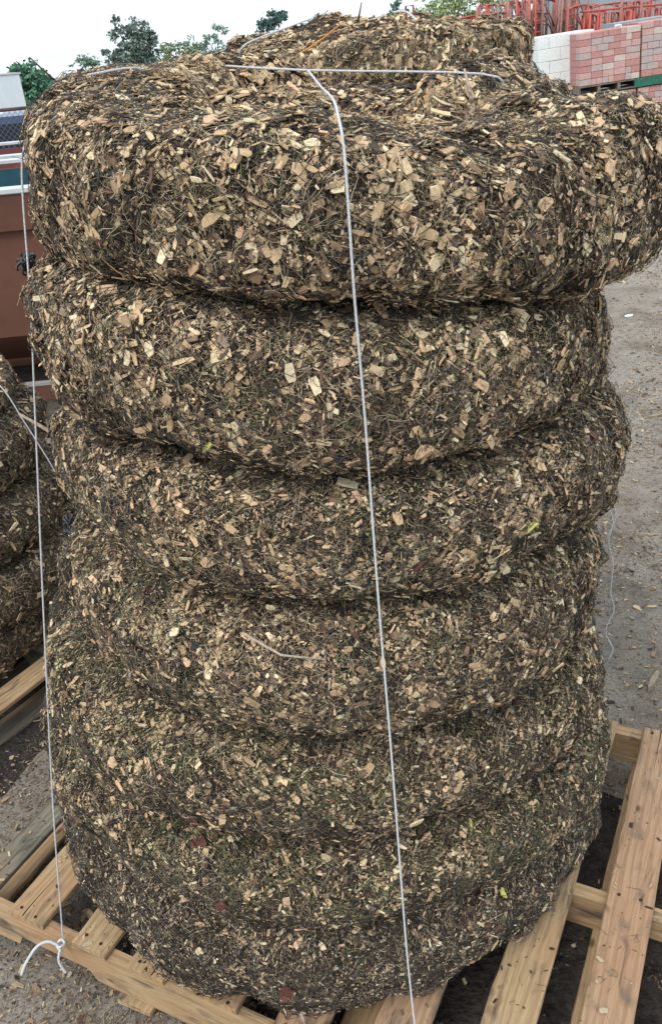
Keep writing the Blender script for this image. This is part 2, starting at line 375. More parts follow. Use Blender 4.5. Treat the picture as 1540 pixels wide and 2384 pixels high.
def rope(name, pts, r, m, label, cat, group=None, n=7, sub=6, fuzz=0, parent=None):
    P = [Vector(p) for p in pts]; Q = []
    for i in range(len(P)-1):
        p0, p1, p2, p3 = P[max(i-1, 0)], P[i], P[i+1], P[min(i+2, len(P)-1)]
        for k in range(sub):
            t = k/sub; Q.append(.5*((2*p1)+(p2-p0)*t+(2*p0-5*p1+4*p2-p3)*t*t+(3*p1-p0-3*p2+p3)*t**3))
    Q.append(P[-1]); b = MB(); b.tube(Q, r, n)
    if fuzz:
        rr = random.Random(3)
        for _ in range(fuzz):
            q = Q[rr.randrange(1, len(Q)-1)]; d = Vector((rr.uniform(-1, 1), rr.uniform(-1, 1), rr.uniform(-1, 1))).normalized()
            b.tube([q, q+d*rr.uniform(.002, .006)], .0002, 3)
    o = b.build(name, m, parent, True)
    if label: tag(o, label, cat, group)
    return o
def sock_front(th_deg, x=None): pass
# twine: front strand hooked over the cross strand, down the face of the stack to the pallet
rope('front_twine', [(.032, 1.66, 1.972), (.045, 1.45, 1.952), (.053, 1.24, 1.943), (.053, 1.12, 1.930), (.055, 1.078, 1.897), (.055, 1.070, 1.82), (.055, 1.072, 1.72), (.058, 1.078, 1.552), (.059, 1.07, 1.26), (.062, 1.045, .933), (.063, 1.012, .58), (.066, 1.0, .40), (.073, .945, .16), (.074, .918, .10)], .0018, M_twine,
     'white twine running down the middle of the front stack to the pallet', 'twine', fuzz=60)
rope('cross_twine', [(-.315, 1.52, 1.996), (-.257, 1.62, 2.000), (-.228, 1.68, 1.985), (-.199, 1.74, 1.999), (.032, 1.69, 1.971), (.331, 1.65, 1.941), (.37, 1.66, 1.915)], .0018, M_twine,
     'white twine stretched level across the top of the front stack', 'twine', fuzz=20, sub=4)
rope('side_twine', [(-.36, 1.52, 1.90), (-.400, 1.505, 1.925), (-.424, 1.5, 1.915), (-.448, 1.5, 1.862), (-.482, 1.49, 1.66), (-.523, 1.49, 1.464), (-.615, 1.45, .969), (-.699, 1.42, .51), (-.755, 1.385, .15), (-.757, 1.368, .142)], .0018, M_twine,
     'white twine down the left side of the front stack, knotted at the pallet edge', 'twine', fuzz=50)
kt = thing('twine_knot', 'thick pale rope knot with two loose tails on the left pallet edge', 'rope knot', (-.757, 1.36, .135))
rope('loop', [(-.006, -.004, .006), (.004, -.012, .012), (.012, 0, .008), (.002, .008, .012), (-.008, 0, .004), (.0, -.01, .0), (.004, -.012, -.010)], .0034, M_twine, None, None, parent=kt)
rope('tail', [(.0, -.006, .006), (-.025, .0, .020), (-.052, -.008, .016), (-.078, -.03, -.008), (-.092, -.045, -.032)], .0036, M_twine, None, None, parent=kt, fuzz=14)
rope('tail', [(.003, -.010, .004), (-.002, -.026, -.014), (.001, -.03, -.035), (.008, -.034, -.055)], .0032, M_twine, None, None, parent=kt, fuzz=10)
rope('loose_twine', [(.67, 1.9, .93), (.721, 1.95, .909), (.749, 1.95, .861), (.736, 1.95, .777), (.753, 1.95, .706), (.754, 1.95, .607), (.768, 1.95, .547), (.749, 1.95, .475), (.775, 1.95, .41), (.765, 1.95, .372)], .002, M_twine,
     'long loose twine end hanging in a wavy line at the right of the stack', 'twine', fuzz=20)
rope('loose_twine', [(.655, 1.88, .90), (.703, 1.93, .909), (.736, 1.93, .848), (.712, 1.93, .778), (.69, 1.92, .765)], .002, M_twine,
     'short curled twine loop hanging beside the right of the stack', 'twine')

# bark, leaves, twigs that stand out of the socks
def shard(parent, coil, th, ph, L, W, col, rot, name, lift=.011, m=None):
    P, n = coil.point(np.array([R(th)]), np.array([R(ph)])); P = Vector(P[0]); n = Vector(n[0])
    a = n.cross(Vector((0, 0, 1))).normalized(); b = n.cross(a)
    a, b = a*math.cos(rot)+b*math.sin(rot), b*math.cos(rot)-a*math.sin(rot)
    rr = random.Random(int(th*31+ph*7)); o = P+n*lift; k = 9; tp = []
    for i in range(k):
        t = 2*math.pi*i/k; q = rr.uniform(.75, 1.1); tp.append(o+a*math.cos(t)*L/2*q+b*math.sin(t)*W/2*q+n*(.004*math.cos(2*t)))
    bt = [p-n*.0022 for p in tp]; mb = MB()
    mb.add(tp+bt, [tuple(range(k))]+[(i, i+k, (i+1) % k+k, (i+1) % k) for i in range(k)])
    return mb.build(name, m or mat(name, col, .75, .5, 200, .3, 120), parent)
c7, c6, c5, c4, c3, c2 = coils[6], coils[5], coils[4], coils[3], coils[2], coils[1]
M_leafred = mat('red_leaf', (.12, .045, .035), .7, .6, 150, .35, 90); M_leafyel = mat('yellow_leaf', (.52, .50, .16), .7, .4, 100, .25, 90); M_bigchip = mat('large_chip', (.56, .38, .24), .8, .4, 150, .25, 120)
for (cc, th, ph, L, W, m, rot) in [(c7, -99, 5, .05, .035, M_leafred, 1.2), (c6, -113, 38, .035, .028, M_leafred, .3), (c6, -108, -2, .035, .025, M_leafred, .6), (c5, -114, -20, .035, .02, M_leafred, .4),
      (c7, -60, 35, .026, .014, M_leafyel, 1.3), (c6, -66, 40, .03, .012, M_leafyel, .9), (c2, -112, -30, .03, .009, M_leafyel, .7), (c2, -77, -25, .04, .028, M_bigchip, .2), (c3, -58, -2, .03, .014, M_leafyel, .3),
      (c5, -128, 15, .03, .022, M_bigchip, .8), (coils[0], -113, 52, .045, .028, M_bigchip, 1.9), (coils[0], -60, 10, .03, .02, M_bigchip, .4), (c3, -80, -8, .028, .02, M_leafred, .4)]:
    shard(cc[0], cc[1], th, ph, L, W, None, rot, 'leaf' if m in (M_leafred, M_leafyel) else 'large_chip', m=m)
M_twig = mat('pale_twig', (.42, .33, .26), .8, .5, 120, .25, 60); M_darktwig = mat('dark_twig', (.10, .06, .045), .8, .5, 120, .3, 60); M_orange = mat('orange_twig', (.62, .24, .05), .7, .3, 90, .2, 40)
def twig(parent, pts, r, m=M_twig, taper=None, name='twig'):
    b = MB(); off = Vector(parent.location) if parent else Vector()
    b.tube([Vector(p)-off for p in pts], r, 7, taper or r*.5); return b.build(name, m, parent, True)
twig(c3[0], [(-.50, 1.66, 1.30), (-.565, 1.69, 1.333), (-.60, 1.70, 1.358), (-.632, 1.70, 1.384)], .0055)
twig(c4[0], [(-.16, 1.12, 1.19), (-.10, 1.085, 1.165), (-.03, 1.082, 1.15)], .0028)
twig(coils[0][0], [(-.345, 1.6, 1.97), (-.345, 1.60, 2.005)], .006, M_darktwig)
twig(coils[0][0], [(-.41, 1.72, 1.985), (-.43, 1.70, 2.012), (-.445, 1.70, 2.03)], .0022, M_darktwig)
twig(coils[0][0], [(.305, 1.60, 1.90), (.296, 1.62, 1.952)], .004)
twig(c7[0], [(-.155, 1.035, .30), (-.150, 1.045, .235)], .0035)
# gathered ends of the black netting
def net_knot(parent, loc, s, seed):
    rr = random.Random(seed); b = MB(); o = Vector(loc)-Vector(parent.location)
    for _ in range(26):
        a = rr.uniform(0, 6.28); e = rr.uniform(-.8, .8); p = o + Vector((rr.uniform(-.3, .3), rr.uniform(-.3, .3), rr.uniform(-.4, .4)))*s
        pts = [p]
        for k in range(7):
            a += rr.uniform(-.9, .9); e += rr.uniform(-.6, .6); pts.append(pts[-1]+Vector((math.cos(a)*math.cos(e), math.sin(a)*math.cos(e), math.sin(e)))*s*.22)
            d = pts[-1]-o
            if d.length > s*.8: pts[-1] = o+d*(s*.8/d.length)
        b.tube(pts, s*.09, 5)
    return b.build('netting_knot', M_blackplastic, parent, True)
net_knot(c2[0], (-.515, 1.63, 1.698), .026, 1); net_knot(c3[0], (-.535, 1.58, 1.17), .036, 2)

# ------------------------------------------------------------ pallets
UD = Vector((.476, .88, 0)).normalized(); VD = Vector((.88, -.476, 0)).normalized()
AZ = math.atan2(UD.y, UD.x)      # boards run along local +X = UD; local +Y = -VD
nail_rng = random.Random(11)
def board(parent, name, lo, hi, m, ch=.0025, nails=(), nub=True, topz=None, warp=.0):
    # own mesh centred on the board so that every board carries its own grain
    c = Vector([(lo[i]+hi[i])/2 for i in range(3)]); h = [(hi[i]-lo[i])/2 for i in range(3)]
    b = MB(); L = h[0]; n = 26; rr = random.Random(int((lo[0]*7+lo[1]*131+hi[1]*17)*1000)); V = []; wl = [0, 0]; bow = rr.uniform(-.0025, .0025)
    for i in range(n+1):
        x = -L+2*L*i/n; end = (i in (0, n))
        for k in (0, 1): wl[k] = wl[k]*.75+rr.gauss(0, .0007)-(rr.random() < .05)*rr.uniform(.001, .003)
        zb = bow*(1-(x/L)**2); yl = -h[1]-min(wl[0], .002); yr = h[1]+min(wl[1], .002); e = ch*rr.uniform(.6, 1.5)
        for (y, z) in ((yl+e, -h[2]), (yr-e, -h[2]), (yr, -h[2]+e), (yr, h[2]-e), (yr-e, h[2]), (yr-e-.02, h[2]+.0002), (yl+e+.02, h[2]+.0002), (yl+e, h[2]), (yl, h[2]-e), (yl, -h[2]+e)):
            V.append((x+(rr.uniform(-.002, .002) if end else 0), y, z+zb))
    q = 10; b.add(V, [(i*q+k, i*q+(k+1) % q, (i+1)*q+(k+1) % q, (i+1)*q+k) for i in range(n) for k in range(q)]+[tuple(range(q))[::-1], tuple(n*q+k for k in range(q))])
    o = b.build(name, m, parent); o.location = c
    rr = nail_rng; o.rotation_euler = (rr.uniform(-.004, .004), rr.uniform(-.002, .002), rr.uniform(-.006, .006))
    if rr.random() < .7 and nails:      # a drying crack that opens from one end
        pts = []; y = rr.uniform(-.5, .5)*h[1]; x = -L if rr.random() < .5 else L; sg = 1 if x < 0 else -1
        for k in range(9): pts.append((x+sg*k*.022, y+rr.uniform(-.0015, .0015), h[2]+.0009+bow*(1-((x+sg*k*.022)/L)**2)))
        cb = MB(); cv = []
        for k, p in enumerate(pts): w_ = .0016*(1-k/8.5); cv += [(p[0], p[1]-w_, p[2]), (p[0], p[1]+w_, p[2])]
        cb.add(cv, [(2*k, 2*k+2, 2*k+3, 2*k+1) for k in range(8)]); cb.build('crack', M_nail, o)
    for (x, y) in nails:
        nb = MB(); nb.tube([(x-c.x, y-c.y, h[2]-.004), (x-c.x, y-c.y, h[2]+.0018+max(bow, 0))], .0042, 8); nb.build('nail', M_nail, o)
    return o
def pallet(root_loc, az, boards, u0, u1, v0, v1, mats, stringer_m, lowboards=True, name='pallet', label='', group=None):
    p = thing(name, label, 'pallet', root_loc, az, group)
    us = [u0-.012, (u0+u1)/2-.02, u1-.035]
    for i, (a, b) in enumerate(boards):
        nl = [(u+.02+dx, -(a+(b-a)*k)) for u in (u0+.0, us[1], us[2]) for k, dx in ((.25, nail_rng.uniform(-.005, .01)), (.72, nail_rng.uniform(-.005, .01)))]
        e = nail_rng.uniform(-.006, .008)
        board(p, 'deck_board', (u0+e+.004, -b, .122), (u1+e, -a, .140), mats[i % len(mats)], nails=nl if group is None else ())
    for k, u in enumerate(us):
        # stringer with two fork notches, modelled as an extruded outline
        w = .038; n1a, n1b = v0+.24, v0+.50; n2a, n2b = v1-.50, v1-.24
        prof = [(v0, .0185), (n1a, .0185), (n1a+.02, .055), (n1b-.02, .055), (n1b, .0185), (n2a, .0185), (n2a+.02, .055), (n2b-.02, .055), (n2b, .0185), (v1, .0185), (v1, .1215), (v0, .1215)]
        uu = (u+.008, u+.008+w) if k == 0 else (u, u+w)
        cu = (uu[0]+uu[1])/2; vc = (v0+v1)/2
        # local X runs along the stringer so the grain follows it
        V = [(x-vc, y, z-.07) for y in (-w/2, w/2) for x, z in prof]; n = len(prof)
        quads = [(i, (i+1) % n, (i+1) % n+n, i+n) for i in range(n)]
        me = MB(); me.add(V, [tuple(range(n))[::-1], tuple(range(n, 2*n))]+quads); o = me.build('stringer', stringer_m, p)
        o.location = (cu, -vc, .07); o.rotation_euler = (0, 0, -math.pi/2)
    if lowboards:
        for a in (v0+.01, v0+(v1-v0)*.27, v0+(v1-v0)*.52, v0+(v1-v0)*.75, v1-.11):
            board(p, 'bottom_board', (u0-.02, -a-.10, 0.001), (u1, -a, .0175), stringer_m)
    return p
BO = [(-1.665, -1.585), (-1.508, -1.394), (-1.293, -1.189), (-1.124, -1.02), (-.921, -.83), (-.739, -.626), (-.529, -.416), (-.322, -.213), (-.134, -.028), (.06, .16), (.25, .36)]
PM = [M_pallet_old, M_pallet, M_pallet, M_pallet, M_pallet, M_pallet_red, M_pallet_red, M_pallet, M_pallet_red, M_pallet, M_pallet]
pallet((0, 0, 0), AZ, BO, .855, 2.09, -1.74, .37, PM, M_pallet, label='long wooden pallet under the big front stack of mulch coils')
pallet((-1.17, 2.26, 0), R(56), [(.09+i*.19, .19+i*.19) for i in range(-6, 0)], -.35, 1.0, -1.22, .0, [M_pallet_old, M_pallet], M_pallet_old, label='wooden pallet under the shaded stack at the left edge', group='outer pallets')

# ------------------------------------------------------------ left stack and back stack (smaller in view)
LSHADE_MIX = (.08, .15, .71, .04)  # mostly dark chips: the left stack's shade is put into its chip colours
LS = [(.02, 0, .50, .15, harm(.985), harm(1.135, -.03, .03), 'top coil of the shaded stack at the left edge, narrower than those below'),
      (-.02, 0, .60, .16, harm(.745), harm(.985), 'second coil of the shaded left stack, its right side showing'),
      (.0, 0, .62, .16, harm(.54), harm(.745), 'third coil of the shaded left stack, dark and slumped'),
      (.02, 0, .62, .16, harm(.33), harm(.54), 'fourth coil of the shaded left stack, dark with pale flecks'),
      (-.03, 0, .60, .16, harm(.142), harm(.33), 'bottom coil of the shaded left stack, lying on its pallet')]
for i, (dx, dy, Ro, a, lo, hi, lab) in enumerate(LS):
    make_sock((-1.60+dx, 2.86+dy, Ro, a, lo, hi, lab, LSHADE_MIX, .15, None), 20+i, dense=.62, scale=1.15, net=False, group='mulch sock coils of the left stack', fine=False)
BS = [(0.03, .0, .56, .15, harm(1.92, 0, 0), tab({0: 2.00, 60: 2.05, 90: 2.09, 130: 2.09, 180: 2.06, 220: 2.03, 270: 2.035, 320: 2.02}), 'topmost coil of the stack behind, crossed by white twine')]
bs_c = (.36, 3.86)
BTOP = [(.36, 3.80, .575, .16, harm(1.865, -.02, 0), tab({0: 2.03, 40: 2.04, 90: 2.08, 130: 2.08, 165: 2.06, 195: 2.02, 230: 2.0, 270: 2.045, 310: 2.045, 340: 2.035}), 'topmost coil of the stack behind, crossed by a white twine'),
        (.34, 3.82, .60, .16, harm(1.62), harm(1.865, -.02, 0), 'second coil of the stack behind, hidden mostly by the front stack')]
for i, (x, y, Ro, a, lo, hi, lab) in enumerate(BTOP):
    tt, cc = make_sock((x, y, Ro, a, lo, hi, lab, (.30, .28, .34, .05), .25, bumpf([(-150, 16, -.05), (-172, 20, .03)]) if i == 0 else None), 30+i, dense=.62, scale=1.25, net=False, group='mulch sock coils of the stack behind', fine=False)
    if i == 0:
        g = np.random.default_rng(9)
        inn = Coil(-.02, 0, .36, .2, harm(1.88), tab({0: 2.05, 60: 2.08, 120: 2.095, 180: 2.085, 230: 2.06, 300: 2.07}), 93, None, .8, .014)
        oo = link('inner_turn', core_mesh('inner_turn', inn, 120, 40), M_core, tt)
        link('inner_turn_chips', npmesh('inner_turn_chips', *chips(inn, 9000, g, (.30, .30, .32, .05), 1.25, (-.5, 3.3))), M_chip, oo)
        link('inner_turn_straw', npmesh('inner_turn_straw', *straws(inn, 4500, g, .25, 1.2, (-.5, 3.3))), M_straw, oo)
        # top coil: extra chips over its upper face
        link('upper_face_chips', npmesh('upper_face_chips', *chips(cc, 9000, g, (.30, .30, .32, .05), 1.25, (1.4, 3.0))), M_chip, tt)
        link('upper_face_straw', npmesh('upper_face_straw', *straws(cc, 4000, g, .25, 1.2, (1.4, 3.0))), M_straw, tt)
        twig(tt, [(.02, 3.36, 1.985), (.10, 3.40, 2.02), (.215, 3.55, 2.085)], .0035, M_orange)
        twig(tt, [(.268, 3.6, 2.08), (.285, 3.6, 2.14)], .004, M_darktwig)
        k = MB(); o3 = Vector((.445, 3.5, 0))-Vector(tt.location)
        k.tube([o3+Vector((-.012, 0, 2.05)), o3+Vector((-.012, 0, 2.112)), o3+Vector((.014, 0, 2.112)), o3+Vector((.014, 0, 2.08))], .004, 6)
        k.build('wire_hook', mat('rusty_wire', (.22, .07, .05), .6), tt)
        lower = []
for k, z in enumerate((1.375, 1.13, .885, .64, .395, .142)):
    if k == 0:
        base, bc = make_sock((.35, 3.84, .61, .16, harm(0), harm(.245), 'hidden lower coil of the stack behind', (.28, .28, .36, .05), .25, None), 34, dense=.25, scale=1.9, net=False, group='lower mulch sock coils of the stack behind', fine=False)
        base.location = (.35, 3.84, z)
    else:
        o = base.copy(); COL.objects.link(o); o.location = (.35+.015*((-1)**k), 3.84, z); o.rotation_euler = (0, 0, k*.9)
        for ch in list(base.children):
            c = ch.copy(); COL.objects.link(c); c.parent = o
pallet((.28, 3.12, 0), R(84), [(-.6+i*.155, -.5+i*.155) for i in range(9)], 0, 1.25, -.62, .80, [M_pallet, M_pallet_old], M_pallet_old, label='wooden pallet under the stack of coils standing behind', group='outer pallets')
rope('back_twine', [(.40, 3.62, 2.10), (.432, 3.5, 2.095), (.455, 3.40, 2.065), (.472, 3.31, 2.025), (.474, 3.255, 1.98), (.470, 3.235, 1.90), (.468, 3.23, 1.7)], .0035, M_twine, 'white twine hooked over the top right of the stack behind', 'twine')
rope('back_twine', [(.10, 3.62, 2.105), (-.005, 3.5, 2.078), (-.09, 3.42, 2.056), (-.15, 3.40, 2.035), (-.19, 3.42, 1.99)], .0028, M_twine, 'thin grey twine along the left shoulder of the stack behind', 'twine')
rope('left_stack_twine', [(-1.04, 2.42, 1.33), (-.92, 2.38, 1.235), (-.876, 2.38, 1.113), (-.842, 2.39, .99), (-.83, 2.40, .93)], .0019, M_twine, 'thin twine slanting down the right side of the left edge stack', 'twine')

# ------------------------------------------------------------ ground
def ground_mat():
    m = bpy.data.materials.new('dirt_yard'); m.use_nodes = True; n = m.node_tree; L = n.links; b = n.nodes['Principled BSDF']
    b.inputs['Roughness'].default_value = .95; b.inputs['Specular IOR Level'].default_value = .15
    t = n.nodes.new('ShaderNodeTexCoord')
    def nz(s, d=8, r=.6):
        z = n.nodes.new('ShaderNodeTexNoise'); z.inputs['Scale'].default_value = s; z.inputs['Detail'].default_value = d; z.inputs['Roughness'].default_value = r
        L.new(t.outputs['Object'], z.inputs['Vector']); return z.outputs['Fac']
    def mr(s, a, bb, c, d):
        q = n.nodes.new('ShaderNodeMapRange'); q.inputs[1].default_value = a; q.inputs[2].default_value = bb; q.inputs[3].default_value = c; q.inputs[4].default_value = d; L.new(s, q.inputs[0]); return q.outputs[0]
    def mix(f, a, bb):
        x = n.nodes.new('ShaderNodeMix'); x.data_type = 'RGBA'; L.new(f, x.inputs['Factor'])
        for i, s in ((x.inputs['A'], a), (x.inputs['B'], bb)):
            if isinstance(s, tuple): i.default_value = s
            else: L.new(s, i)
        return x.outputs['Result']
    c = mix(mr(nz(.7), .35, .65, 0, 1), (.27, .23, .195, 1), (.38, .335, .29, 1))
    c = mix(mr(nz(2.2, 8, .7), .46, .66, 0, .85), c, (.15, .122, .10, 1))
    c = mix(mr(nz(120, 4, .8), .45, .62, 0, .65), c, (.12, .10, .085, 1))
    c = mix(mr(nz(70, 3, .8), .62, .75, 0, .8), c, (.40, .36, .31, 1))
    L.new(c, b.inputs['Base Color'])
    bp = n.nodes.new('ShaderNodeBump'); bp.inputs['Strength'].default_value = .9; bp.inputs['Distance'].default_value = .012
    L.new(nz(60, 8, .75), bp.inputs['Height']); L.new(bp.outputs[0], b.inputs['Normal']); return m
M_ground = ground_mat()
def hgt(x, y): return .012*np.sin(x*1.7+.4)*np.cos(y*1.3) + .006*np.sin(x*4.1+y*3.3)
gx = np.r_[-600, -200, -60, np.linspace(-12, 12, 97), 60, 200, 600]; gy = np.r_[-300, -60, -10, np.linspace(-2, 22, 97), 60, 200, 900]
X, Y = np.meshgrid(gx, gy); Z = np.where((abs(X) < 12) & (Y > -2) & (Y < 22), hgt(X, Y)-.018, -.02)
nx, ny = len(gx), len(gy); ii, jj = np.meshgrid(np.arange(nx-1), np.arange(ny-1)); A = (jj*nx+ii).ravel()
q = np.stack([A, A+1, A+nx+1, A+nx], -1).ravel()
struct(link('ground', npmesh('ground', np.stack([X.ravel(), Y.ravel(), Z.ravel()], -1), q, np.arange(len(A))*4, np.full(len(A), 4), smooth=True), M_ground))
# litter of chips, pebbles and straw on the dirt (nobody could count it)
class Flat:
    Ro = 1
    def __init__(s, reg): s.reg = reg
    def point(s, t, f):
        P = s.reg(t, f); n = np.zeros_like(P); n[:, 2] = 1; return P, n
g = np.random.default_rng(21)
def regfun(seed, near):
    gg = np.random.default_rng(seed)
    def f(t, _):
        n = len(t); d = 1.0+gg.uniform(0, 1, n)**1.5*near; az = gg.uniform(-.75, .75, n)
        x = np.sin(az)*d; y = np.cos(az)*d; return np.stack([x, y, hgt(x, y)-.016], -1)
    return f
lit = merge(chips(Flat(regfun(1, 8)), 80000, g, (.14, .36, .22, .30), .62, offs=.002), chips(Flat(regfun(2, 14)), 26000, g, (.2, .42, .16, .24), 1.1, offs=.003), straws(Flat(regfun(3, 8)), 26000, g, .03, 1.2, lift=.004, wild=0))
def patch(x0, x1, y0, y1, seed):
    gg = np.random.default_rng(seed); nf = Noise(1.1, seed=seed)
    def f(t, _):
        n = len(t); P = np.stack([gg.uniform(x0, x1, n*6), gg.uniform(y0, y1, n*6), np.zeros(n*6)], -1)
        P = P[(nf(P)+gg.normal(0, .5, len(P))) > .35][:n]; P = np.concatenate([P, P[:n-len(P)]]) if len(P) < n else P
        P[:, 2] = hgt(P[:, 0], P[:, 1])-.016; return P
    return f
LM = (.22, .42, .16, .20)
lit = merge(lit, chips(Flat(patch(.8, 3.4, 1.9, 6.5, 31)), 10000, g, LM, 1.0, offs=.004), straws(Flat(patch(.8, 3.4, 1.9, 6.5, 32)), 12000, g, .02, 1.5, lift=.005, wild=0),
            chips(Flat(patch(-2.2, -.2, .7, 2.4, 33)), 5000, g, (.1, .3, .3, .3), .7, offs=.003), straws(Flat(patch(-2.2, -.2, .7, 2.4, 34)), 4000, g, .02, 1., lift=.004, wild=0),
            chips(Flat(patch(2, 7, 5, 14, 35)), 6000, g, LM, 1.9, offs=.004), straws(Flat(patch(2, 7, 5, 14, 36)), 5000, g, .02, 2.6, lift=.005, wild=0))
# bits that dropped on the deck boards
def deckreg(seed):
    gg = np.random.default_rng(seed)
    def f(t, _):
        n = len(t); k = gg.integers(0, len(BO), n); lo = np.array([b[0] for b in BO])[k]; hi = np.array([b[1] for b in BO])[k]
        v = lo+(hi-lo)*gg.uniform(.03, .97, n); u = .86+1.2*gg.uniform(0, 1, n)**1.2
        return np.stack([u*UD.x+v*VD.x, u*UD.y+v*VD.y, np.full(n, .1415)], -1)
    return f
deck = merge(chips(Flat(deckreg(5)), 900, g, (.2, .2, .6, .1), .8, offs=.001), straws(Flat(deckreg(6)), 500, g, .0, .8, lift=.002, wild=0))
lit = merge(lit, deck)
lit[4] = lit[4]*.75
tag(link('chip_litter', npmesh('chip_litter', *lit), M_chip), 'wood chips, pebbles and straw scattered over the dirt yard', 'litter', kind='stuff')
# dark compost that has fallen through the pallets
def spill(name, c, rx, ry, az, label, seed):
    nq = Noise(2.5, seed=seed); n1, n2 = 90, 30; V = []; 
    th = np.linspace(0, 2*np.pi, n1, endpoint=False)[None]; r = np.linspace(0.02, 1, n2)[:, None]
    x = r*rx*np.cos(th); y = r*ry*np.sin(th); ca, sa = math.cos(az), math.sin(az); X_ = c[0]+x*ca-y*sa; Y_ = c[1]+x*sa+y*ca
    w = 1+.13*nq(np.stack([np.cos(th[0]), np.sin(th[0]), th[0]*0], -1))[None]; X_ = c[0]+(X_-c[0])*w; Y_ = c[1]+(Y_-c[1])*w
    P = np.stack([X_.ravel(), Y_.ravel(), 0*X_.ravel()], -1); nn = Noise(14, seed=seed+1)(P)*.003+.003*Noise(5, seed=seed+2)(P)
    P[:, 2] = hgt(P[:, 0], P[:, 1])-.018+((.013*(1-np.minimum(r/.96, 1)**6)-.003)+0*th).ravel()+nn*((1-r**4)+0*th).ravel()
    i = np.arange(n2-1)[:, None]; j = np.arange(n1)[None]; j2 = (j+1) % n1
    q = np.stack(np.broadcast_arrays(i*n1+j, i*n1+j2, (i+1)*n1+j2, (i+1)*n1+j), -1).reshape(-1)
    tag(link(name, npmesh(name, P, q, np.arange((n2-1)*n1)*4, np.full((n2-1)*n1, 4), smooth=True), M_spill), label, 'compost', kind='stuff')
    return P
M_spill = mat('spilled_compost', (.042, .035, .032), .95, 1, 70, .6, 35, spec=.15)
cc_ = UD*1.5+VD*-.62
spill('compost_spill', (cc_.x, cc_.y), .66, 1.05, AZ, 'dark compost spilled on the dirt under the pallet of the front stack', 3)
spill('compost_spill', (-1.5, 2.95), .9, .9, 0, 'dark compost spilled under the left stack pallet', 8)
def litter_chip(x, y, L, W, rz, m, label, cat, name, h=.006):
    b = MB(); rr = random.Random(int(x*100)); k = 8; tp = [(math.cos(6.283*i/k)*L/2*rr.uniform(.8, 1.1), math.sin(6.283*i/k)*W/2*rr.uniform(.7, 1.1), h+rr.uniform(0, .003)) for i in range(k)]
    b.add(tp+[(a, c, 0) for a, c, _ in tp], [tuple(range(k))]+[(i, i+k, (i+1) % k+k, (i+1) % k) for i in range(k)])
    o = b.build(name, m); o.location = (x, y, float(hgt(x, y))-.016); o.rotation_euler = (0, 0, rz); return tag(o, label, cat)
M_litterwood = mat('dirty_wood', (.30, .24, .17), .85, .5, 80, .3, 40)
M_white = mat('white_scrap', (.72, .74, .76), .6, .2, 50, .1, 30)
litter_chip(2.45, 6.45, .085, .04, .4, M_white, 'white scrap of paper on the dirt at right', 'scrap', 'paper_scrap')
litter_chip(1.98, 4.55, .22, .02, .25, M_litterwood, 'long thin stick on the dirt near the right edge', 'stick', 'stick', .012)
litter_chip(1.62, 3.05, .17, .028, -.55, M_litterwood, 'broad split stick on the dirt at the right edge', 'stick', 'stick', .012)
litter_chip(1.06, 2.28, .11, .02, .9, M_litterwood, 'short splintered stick behind the pallet end', 'stick', 'stick', .02)

# ------------------------------------------------------------ background, left
M_brown = mat('brown_painted_steel', (.115, .048, .031), .6, .15, 6, .22, 2.5); M_rimwhite = mat('white_steel_rim', (.50, .52, .54), .5, 0, 0, .12, 8)
M_teal = mat('teal_painted_steel', (.018, .075, .105), .5, .1, 5, .35, 3); M_maroon = mat('maroon_painted_steel', (.16, .045, .045), .55, .1, 5, .25, 3)
def dumpster(x0, x1, y0, y1, z0, z1, mo, mi, label):
    d = thing('dumpster', label, 'dumpster', ((x0+x1)/2, (y0+y1)/2, 0)); w = (x1-x0)/2; l = (y1-y0)/2
    b = MB(); t = .06; zi = z0+.06
    b.box((-w, -l+.04, z0+.41), (w, -l+.04+t, z1-.24)); b.box((-w, l-t, zi), (w, l, z1-.07)); b.box((-w, -l+.1, z0+.41), (-w+t, l-t, z1-.07)); b.box((w-t, -l+.1, z0+.41), (w, l-t, z1-.07)); b.box((-w, -l+.76, zi), (-w+t, l-t, z0+.408)); b.box((w-t, -l+.76, zi), (w, l-t, z0+.408))
    b.build('body', mo, d)
    # front wall folds inward below
    s = MB(); zb = z0+.41
    s.box((-w+.06, -l+.76, z0), (w-.06, l-.1, zi)); s.build('floor', mo, d)
    li = MB(); li.box((-w-.03, -l, z1-.235), (w+.03, -l+.10, z1-.035)); li.build('lip', mo, d)
    f = MB(); f.add([(-w, -l+.03, zb), (w, -l+.03, zb), (w, -l+.75, zi-.001), (-w, -l+.75, zi-.001), (-w, -l+.038, z1-.24), (w, -l+.038, z1-.24)], [(0, 1, 5, 4), (3, 2, 1, 0)]); f.build('front_panel', mo, d)
    r = MB(); r.box((-w-.04, -l-.012, z1-.033), (w+.04, -l+.11, z1), .006); r.box((-w-.04, l-.09, z1-.033), (w+.04, l+.02, z1), .006); r.box((-w-.04, -l+.112, z1-.033), (-w+.06, l-.092, z1), .006); r.box((w-.06, -l+.112, z1-.033), (w+.04, l-.092, z1), .006)
    r.build('rim', M_rimwhite, d)
    i = MB(); i.box((-w+t, l-t-.012, zi), (w-t, l-t-.002, z1-.075)); i.build('inner_panel', mi, d)
    k = MB(); k.box((-w-.02, -l-.05, z0), (w+.02, -l+.06, z0+.10), .005); k.build('bottom_rail', mo, d)
    e = MB(); e.box((-w-.02, -l-.052, z0+.102), (w+.02, -l+.0, z0+.118)); e.build('rail_trim', mat('pale_trim', (.3, .27, .26), .6), d)
    for sx in (-w+.3, w-.3):
        for sy in (-l+.35, l-.35):
            wh = MB(); wh.tube([(sx-.05, sy, .085), (sx+.05, sy, .085)], .085, 16); wh.build('wheel', M_blackplastic, d, True)
    return d
